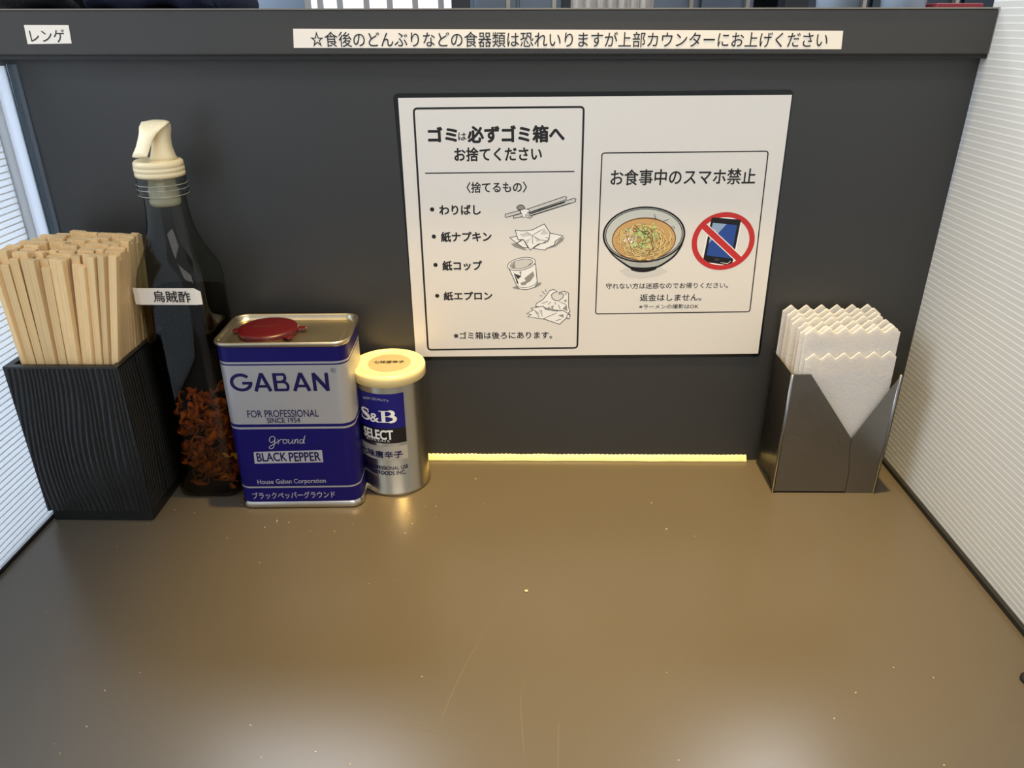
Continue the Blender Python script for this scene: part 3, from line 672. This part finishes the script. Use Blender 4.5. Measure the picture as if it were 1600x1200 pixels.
bm = bmesh.new(); loft(bm, [rrect(TW-.004, TD-.004, TR, 0), rrect(TW+.0016, TD+.0016, TR, .0004), rrect(TW+.0026, TD+.0026, TR, .0018), rrect(TW+.0022, TD+.0022, TR, .0042), rrect(TW+.0002, TD+.0002, TR, .0062)], True, False)
obj('bottom_rim', bm, M_tinmetal, tin, smooth=True)
bm = bmesh.new(); loft(bm, [rrect(TW, TD, TR, HT-.0006), rrect(TW+.0024, TD+.0024, TR+.001, HT+.0002), rrect(TW+.0032, TD+.0032, TR+.001, HT+.0020), rrect(TW+.0024, TD+.0024, TR+.001, HT+.0034), rrect(TW-.0002, TD-.0002, TR, HT+.0036), rrect(TW-.0022, TD-.0022, TR, HT+.0026), rrect(TW-.0030, TD-.0030, TR-.001, HT-.0010), rrect(TW-.012, TD-.012, TR-.003, HT-.0010), rrect(TW-.014, TD-.014, TR-.003, HT-.0004)], False, True)
lidp = obj('tin_lid', bm, M_tinlid, tin, smooth=False)
for pl in lidp.data.polygons: pl.use_smooth = len(pl.vertices) == 4
cpos = [(-15.9,3.0)][0]; cx_, cy_ = -.0155, -.002
bm = bmesh.new(); rings = [sq(cx_, cy_, r, r*.98, z, 2, 40) for r, z in ((.0225, HT-.0006), (.0230, HT+.0010), (.0232, HT+.0036), (.0226, HT+.0046), (.0190, HT+.0052))]
loft(bm, rings); rc_ = obj('red_cap', bm, M_red, tin, smooth=True)
for a0, ln in ((180, .0065), (8, .0075), (-38, .006)):
    a = math.radians(a0); ux, uy = math.cos(a), math.sin(a)
    bm = bmesh.new(); bx(bm, -.004, ln, -.0030, .0030, -.0009, .0009, bev=.0005)
    bmesh.ops.transform(bm, matrix=Matrix.Translation((cx_+ux*.0215, cy_+uy*.0215, HT+.0020)) @ Matrix.Rotation(a, 4, 'Z'), verts=bm.verts)
    obj('tab', bm, M_red, rc_)
p = Print(lambda x, y, h: (cx_+x*MM, cy_+y*MM, HT+.0050+h), .0002, .00002)
p.line(smooth_path([(-9, -2), (-11, 0), (-9, 2), (-6.5, .5), (-5.5, -1), (-3.5, 1.5), (-2, -.5), (0, 2), (2, .5), (4, 3), (6, 2), (8, 4.5)]), .35, 'q'); p.build('embossed_mark', rc_)
TP = lambda x, z, h: (x*MM, -TD/2-.00006-h, z*MM)
def tp(): return Print(TP, .0001, .00002)
p = tp(); g = [(-41.1,124.4),(34.2,108.9)]
gx0, gz1 = g[0]; gx1, gz0 = g[1]; GH = gz1-gz0; GW = gx1-gx0
# GABAN in drawn geometric capitals; letter slots as fractions of the word width
S_ = GH*.17
def gp(fx, fz): return (gx0+GW*fx, gz0+GH*fz)
def slant(fx): return fx
cxg = .105; rr_x, rr_z = GW*.097, GH*.5-S_/2
arc = [(gx0+GW*cxg+rr_x*math.cos(a), gz0+GH*.5+rr_z*math.sin(a)) for a in (math.radians(d) for d in range(42, 352, 10))]
arc.append((gx0+GW*cxg+rr_x, gz0+GH*.5+S_*.1))
p.line(arc, S_, 'n'); p.line([(gx0+GW*.115, gz0+GH*.46), (gx0+GW*cxg+rr_x+S_/2, gz0+GH*.46)], S_*.9, 'n')
for a0, a1 in ((.235, .405), (.635, .805)):
    mid = (a0+a1)/2
    p.line([gp(a0+.008, 0), gp(mid, 1)], S_*1.05, 'n'); p.line([gp(mid, 1), gp(a1-.008, 0)], S_*1.05, 'n'); p.line([gp(a0+.035, .28), gp(a1-.035, .28)], S_*.85, 'n')
b0 = .452
p.line([gp(b0, 0), gp(b0, 1)], S_*1.1, 'n')
for z0_, z1_, wd in ((.52, 1, .085), (0, .52, .105)):
    zc, rz_ = (z0_+z1_)/2, (z1_-z0_)/2
    q = [gp(b0, z1_)] + [gp(b0+wd-.025+.048*math.cos(a), zc+rz_*math.sin(a)) for a in (math.radians(d) for d in range(90, -91, -15))] + [gp(b0, z0_)]
    q = [(x, min(max(z, gz0+S_*.42), gz1-S_*.42)) for x, z in q]
    p.line(q, S_*.85, 'n')
n0, n1 = .855, .985
p.line([gp(n0, 0), gp(n0, 1)], S_*1.05, 'n'); p.line([gp(n1, 0), gp(n1, 1)], S_*1.05, 'n'); p.line([gp(n0-.006, .97), gp(n1+.006, .03)], S_*1.15, 'n')
p.build('brand_lettering', tin)
p = tp(); rr = [(38.7,126.4),(40.9,126.4)]
p.ring(rr[0][0], rr[0][1], 1.9, 1.9, .22, 'n', n=24); p.text('R', [(rr[0][0]-.8, rr[0][1]+1.1), (rr[0][0]+.8, rr[0][1]-1.1)], 'n'); p.build('registered_mark', tin)
p = tp(); p.text('FOR PROFESSIONAL', [(-32.6,92.4),(23.5,86.1)], 'n', .004, .3); p.text('SINCE 1954', [(-17.9,85.6),(8.2,81.0)], 'n', .004, .3); p.build('lettering', tin)
# script word drawn with strokes
p = tp(); gq = [(-19.3,69.0),(10.3,57.3)]; qx0, qz1 = gq[0]; qx1, qz0 = gq[1]; qw, qh = qx1-qx0, qz1-qz0
def sp(l): return smooth_path([(qx0+qw*a+qh*.12*(b-.5), qz0+qh*b) for a, b in l])
for l in ([(.17, .85), (.12, .98), (.04, .88), (.02, .62), (.08, .50), (.15, .65), (.17, .85), (.16, .5), (.13, .15), (.07, .0), (.01, .08), (.06, .25), (.16, .40), (.24, .55)],
          [(.24, .75), (.27, .55), (.25, .38), (.28, .6), (.34, .74), (.38, .70)], [(.46, .74), (.40, .68), (.39, .5), (.43, .40), (.49, .5), (.49, .66), (.45, .74), (.47, .68), (.53, .70)],
          [(.55, .74), (.54, .5), (.57, .40), (.62, .5), (.65, .72), (.64, .5), (.66, .40), (.69, .45)], [(.71, .74), (.70, .42), (.73, .66), (.77, .74), (.79, .62), (.78, .45), (.81, .42)],
          [(.92, .70), (.86, .70), (.84, .5), (.87, .40), (.92, .52), (.98, 1.0), (.95, .6), (.94, .42), (.98, .45)]):
    p.line(sp(l), .62, 's')
p.build('script_lettering', tin)
p = tp(); p.poly([(-32.7,54.4),(22.5,55.6),(22.4,44.1),(-33.4,43.4)], 's'); p.text('BLACK', [(-30.8,53.5),(-6.9,45.6)], 'n', .022, .9); p.text('PEPPER', [(-4.7,53.7),(20.5,45.6)], 'n', .022, .9); p.build('name_plate', tin)
p = tp(); p.text('House Gaban Corporation', [(-33.7,28.4),(22.5,22.8)], 's', .004, .7); p.build('lettering', tin)
p = tp(); p.text('ブラックペッパーグラウンド', [(-39.8,15.9),(28.7,9.3)], 's', .010, .5); p.build('lettering', tin)

# ---------------------------------------------------------------- spice can
can = thing('spice_can', (-.1205, -.0335, 0), 'small round silver spice can with ivory lid beside the pepper tin', 'can')
R0 = .0288
bm = bmesh.new(); loft(bm, [sq(0, 0, r, r, z, 2, 64) for r, z in ((.0270, .0010), (.0290, 0), (.0298, .0008), (.0298, .0026), (R0, .0036), (R0, .1045), (.0280, .1065))]); o = obj('can_body', bm, M_cansilver, can, smooth=True)
for pl in o.data.polygons: pl.use_smooth = len(pl.vertices) == 4
bm = bmesh.new(); loft(bm, [sq(0, 0, r, r, z, 2, 64) for r, z in ((.0296, .1035), (.0306, .1038), (.0306, .1110), (.0300, .1128), (.0285, .1135), (.0268, .1132), (.0262, .1122), (.0200, .1124))])
o = obj('lid', bm, M_lid, can, smooth=True)
bm = bmesh.new(); loft(bm, [sq(0.001, 0, .0178, .0178, z, 2, 40) for z in (.1123, .1128)]); o = obj('sticker', bm, M_lidlabel, can); o['label'] = 'round dull olive sticker on the lid'
p = Print(lambda x, y, h: (x*MM, y*MM, .1129+h), .0001, .00002); p.text('七味唐辛子', [(-12, 3.6), (13, -1.8)], 'q', .02, 2); p.build('lettering', o)
CP = lambda x, z, h: ((R0+h)*math.sin(x*MM/R0), -(R0+h)*math.cos(x*MM/R0), z*MM)
q = [(16.3,97.6),(15.7,66.0),(15.4,52.0),(9.3,72.4),(-25.4,79.2),(4.4,58.0),(-22.5,63.6)]; 
xr_ = sum(a for a, b in q[:3])/3; XB0 = -35; zt_, zm_, zb_ = q[0][1], q[1][1], q[2][1]
p = Print(CP, .00015, .00004); p.poly([(XB0, zt_), (xr_, zt_), (xr_, zm_), (XB0, zm_)], 'B'); p.poly([(XB0, zm_), (xr_, zm_), (xr_, zb_), (XB0, zb_)], 'K')
p.build('blue_label', can, 1.5)
CC = xr_-15.0
p = Print(CP, .0003, .00003); bb = [(-19.8,89.9),(3.5,86.9)]; p.text('HIGH QUALITY', [(bb[0][0], zt_-5.2), (bb[1][0], zt_-7.6)], 's', .004, 0, 1.8); p.build('lettering', can, 1.5)
# S&B in drawn slab-serif capitals
sb = [(-24.4,82.4),(9.3,71.6)]; sx0, sx1 = sb[0][0], sb[1][0]; szt = [(10.0,82.8)][0][1]; szb = [(9.3,71.9)][0][1]
sw_, sh_ = sx1-sx0, szt-szb
def f2(a, b): return (sx0+sw_*a, szb+sh_*b)
p = Print(CP, .0003, .00003)
sp_ = smooth_path([f2(*t_) for t_ in ((.27, .74), (.24, .90), (.155, .96), (.07, .88), (.055, .72), (.12, .58), (.21, .46), (.275, .30), (.24, .11), (.145, .04), (.05, .12), (.02, .28))], 4)
nn = len(sp_); p.line(sp_, [sw_*(.035+.075*math.exp(-((i/nn-.5)/.20)**2)) for i in range(nn)], 'w')
p.line([f2(.265, .98), f2(.265, .66)], sw_*.022, 'w'); p.line([f2(.022, .36), f2(.022, .02)], sw_*.022, 'w')
p.text('&', [f2(.31, .70), f2(.55, -.02)], 'w', .02)
p.line([f2(.665, .02), f2(.665, .98)], sw_*.095, 'w'); p.line([f2(.56, .965), f2(.80, .965)], sh_*.07, 'w'); p.line([f2(.56, .035), f2(.80, .035)], sh_*.07, 'w')
for za, zb2, rgt in ((.52, .97, .90), (.03, .54, .94)):
    pts = [f2(.78, zb2)] + [f2(.80+(rgt-.80)*math.cos(a), (za+zb2)/2+(zb2-za)/2*math.sin(a)) for a in (math.radians(d) for d in range(80, -81, -20))] + [f2(.78, za)]
    p.line(pts, [sh_*.06]+[sw_*(.045+.045*math.cos(math.radians(d))) for d in range(80, -81, -20)]+[sh_*.06], 'w')
p.line([f2(.66, .52), f2(.82, .52)], sh_*.06, 'w')
p.build('brand_lettering', can, 1.5)
p = Print(CP, .0003, .00003); sl = [(-22.7,61.9),(4.6,57.9)]; p.text('SELECT', [(sl[0][0], zm_-1.6), (sl[1][0], zm_-10.2)], 'w', .035); p.text('セレクトスパイス', [(sl[0][0]+2.5, zb_+3.4), (sl[1][0]-3, zb_+1.4)], 'w', .006); p.build('lettering', can, 1.5)
k4 = [(16.1,48.4),(15.6,35.8),(11.4,42.3),(-26.8,37.3),(15.5,25.5),(11.3,21.1)]
p = Print(CP, .00015, .00004); p.poly([(XB0, k4[0][1]+.6), (k4[0][0], k4[0][1]+.6), (k4[0][0], k4[1][1]), (XB0, k4[1][1])], 'i')
p.text('七味唐辛子', [(k4[3][0]-1, k4[0][1]-4.0), (k4[2][0], k4[1][1]+2.2)], 'n', .025); p.build('name_sticker', can, 1.5)
p = Print(CP, .0003, .00003); xe = k4[4][0]; p.text('FOR PROFESSIONAL USE', [(xe-43, k4[1][1]-6.0), (xe, k4[1][1]-9.4)], 'n', .008); p.text('S&B FOODS INC.', [(xe-34, k4[1][1]-10.6), (xe-2.5, k4[1][1]-14.4)], 'n', .012); p.build('lettering', can, 1.5)

# ---------------------------------------------------------------- napkin holder
hold = thing('napkin_holder', (.2515, -.030, 0), 'folded stainless steel napkin holder with V-cut front', 'napkin holder')
HW, HD, HH, TH = .0440, .0245, .1125, .0012
def plate(pts, off, name, bend=0):
    bm = bmesh.new(); prism(bm, pts, (0, off, 0))
    return obj(name, bm, M_steel, hold)
VX, VZ, SX = .0145, .0538, .0190
F = -HD
plate([(-HW, F, 0), (SX-.0002, F, 0), (SX-.0006, F, .020), (VX+.0002, F, VZ-.010), (VX, F, VZ), (-.0285, F, HH), (-HW, F, HH)], TH, 'left_flap')
plate([(SX+.0002, F-.0002, 0), (HW, F, 0), (HW, F, HH), (VX+.0004, F-.0002, VZ), (VX+.0006, F-.0002, VZ-.010), (SX-.0002, F-.0002, .020)], TH, 'right_flap')
def side(s_, name):
    bm = bmesh.new(); rows = []
    for j in range(13):
        z = HH*j/12; row = []
        for i in range(9):
            y = -HD + 2*HD*i/8; c = .0022*math.sin(math.pi*i/8)*(1-j/14)
            row.append(bm.verts.new((s_*(HW-c), y, z)))
        rows.append(row)
    for a, b in zip(rows, rows[1:]):
        for i in range(8): bm.faces.new((a[i], a[i+1], b[i+1], b[i]))
    bmesh.ops.solidify(bm, geom=bm.faces[:], thickness=TH*(1 if s_ < 0 else -1)); bmesh.ops.recalc_face_normals(bm, faces=bm.faces)
    return obj(name, bm, M_steel, hold, smooth=False)
side(-1, 'side_panel'); side(1, 'side_panel')
plate([(-HW, HD, 0), (HW, HD, 0), (HW, HD, HH), (-HW, HD, HH)], -TH, 'back_panel')
box('bottom_plate', (-HW, HW, -HD, HD, .0003, .0015), M_steel, hold)
# fold highlights: rounded front corners
for s_ in (-1, 1):
    bm = bmesh.new(); tube(bm, [(s_*(HW-.0006), -HD+.0004, 0), (s_*(HW-.0006), -HD+.0004, HH)], .0013, 10); obj('folded_edge', bm, M_steel, hold, smooth=True)

# napkins: sheets with pinking-cut zigzag tops
def napkin(x0, x1, yb, yt, ztop, seed, th=.0011, teeth=6, lab='', grp=None, skew=0):
    bm = bmesh.new(); rn = random.Random(seed); n = teeth*8; front, back = [], []; zb = .003; NZ = 10
    for side_ in (0, 1):
        for j in range(NZ+1):
            row = []
            for i in range(n+1):
                u = i/n; tri = abs(((u*teeth) % 1)*2-1); tri = 1-tri; tri = tri*tri*(3-2*tri)*.5+tri*.5
                zt = ztop - .0050*(1-tri) + skew*(u-.5)
                t = j/NZ; z = zb+(zt-zb)*t
                x = x0+(x1-x0)*u; y = yb+(yt-yb)*t + side_*th
                y += .0004*noise.noise(Vector((u*3+seed, t*2.5, seed*3.3)))*t
                row.append(bm.verts.new((x, y, z)))
            (back if side_ else front).append(row)
    for rows, fl in ((front, 0), (back, 1)):
        for a, b in zip(rows, rows[1:]):
            for i in range(n):
                q_ = (a[i], a[i+1], b[i+1], b[i]); bm.faces.new(q_[::-1] if fl else q_)
    for i in range(n): bm.faces.new((front[-1][i], front[-1][i+1], back[-1][i+1], back[-1][i])); bm.faces.new((front[0][i+1], front[0][i], back[0][i], back[0][i+1]))
    for j in range(NZ):
        bm.faces.new((front[j][0], front[j+1][0], back[j+1][0], back[j][0])); bm.faces.new((front[j+1][n], front[j][n], back[j][n], back[j+1][n]))
    o = obj('paper_napkin', bm, M_napkin, smooth=False); tag(o, lab, 'napkin', grp); return o
G = 'zigzag-edged paper napkins in the steel holder'
napkin(.2185, .2905, -.0521, -.0490, .1295, 1, skew=.003, lab='white paper napkin standing lowest and frontmost in the steel holder', grp=G)
napkin(.2155, .2905, -.0502, -.0462, .1500, 2, th=.0014, skew=.002, lab='second white paper napkin from the front in the steel holder, taller than the first', grp=G)
for k in range(6):
    f = k/5
    napkin(.2125-.003*f+.0012*math.sin(k*2.3), .2880-.0035*f+.0014*math.sin(k*1.7+1), -.0484+.0360*f, -.0440+.0345*f, .1510+.0048*f, 10+k, th=.0012, skew=.0025*(1-f)+.001, lab=(ORD[k+2] if k < 5 else 'backmost')+' white zigzag-edged paper napkin from the front in the steel holder' if k < 5 else 'backmost and tallest white zigzag-edged paper napkin in the steel holder', grp=G)

# ---------------------------------------------------------------- small things on the counter
bm = bmesh.new(); rk = random.Random(2)
for i in range(60):
    x, y = (rk.uniform(-.36, .25), rk.uniform(-.33, -.03)) if i > 26 else (rk.uniform(-.32, -.08), rk.uniform(-.13, -.075))
    r = rk.uniform(.0002, .00048)
    if i == 40: x, y, r = -.006, -.183, .0011
    bmesh.ops.create_icosphere(bm, subdivisions=1, radius=r, matrix=Matrix.Translation((x, y, r*.6)) @ Matrix.Diagonal((1.3, 1, .6, 1)))
o = obj('crumbs', bm, M_crumb); tag(o, 'tiny pale crumbs scattered over the dark counter', 'crumbs', None, 'stuff')
bm = bmesh.new(); loft(bm, [sq(0, 0, r, r, z, 2, 24) for r, z in ((.0055, 0), (.0055, .002), (.004, .0035), (.001, .004))])
o = obj('rubber_bumper', bm, M_black, smooth=True, loc=(.305, -.2625, 0)); tag(o, 'small round black rubber stud on the counter at right edge', 'stud')
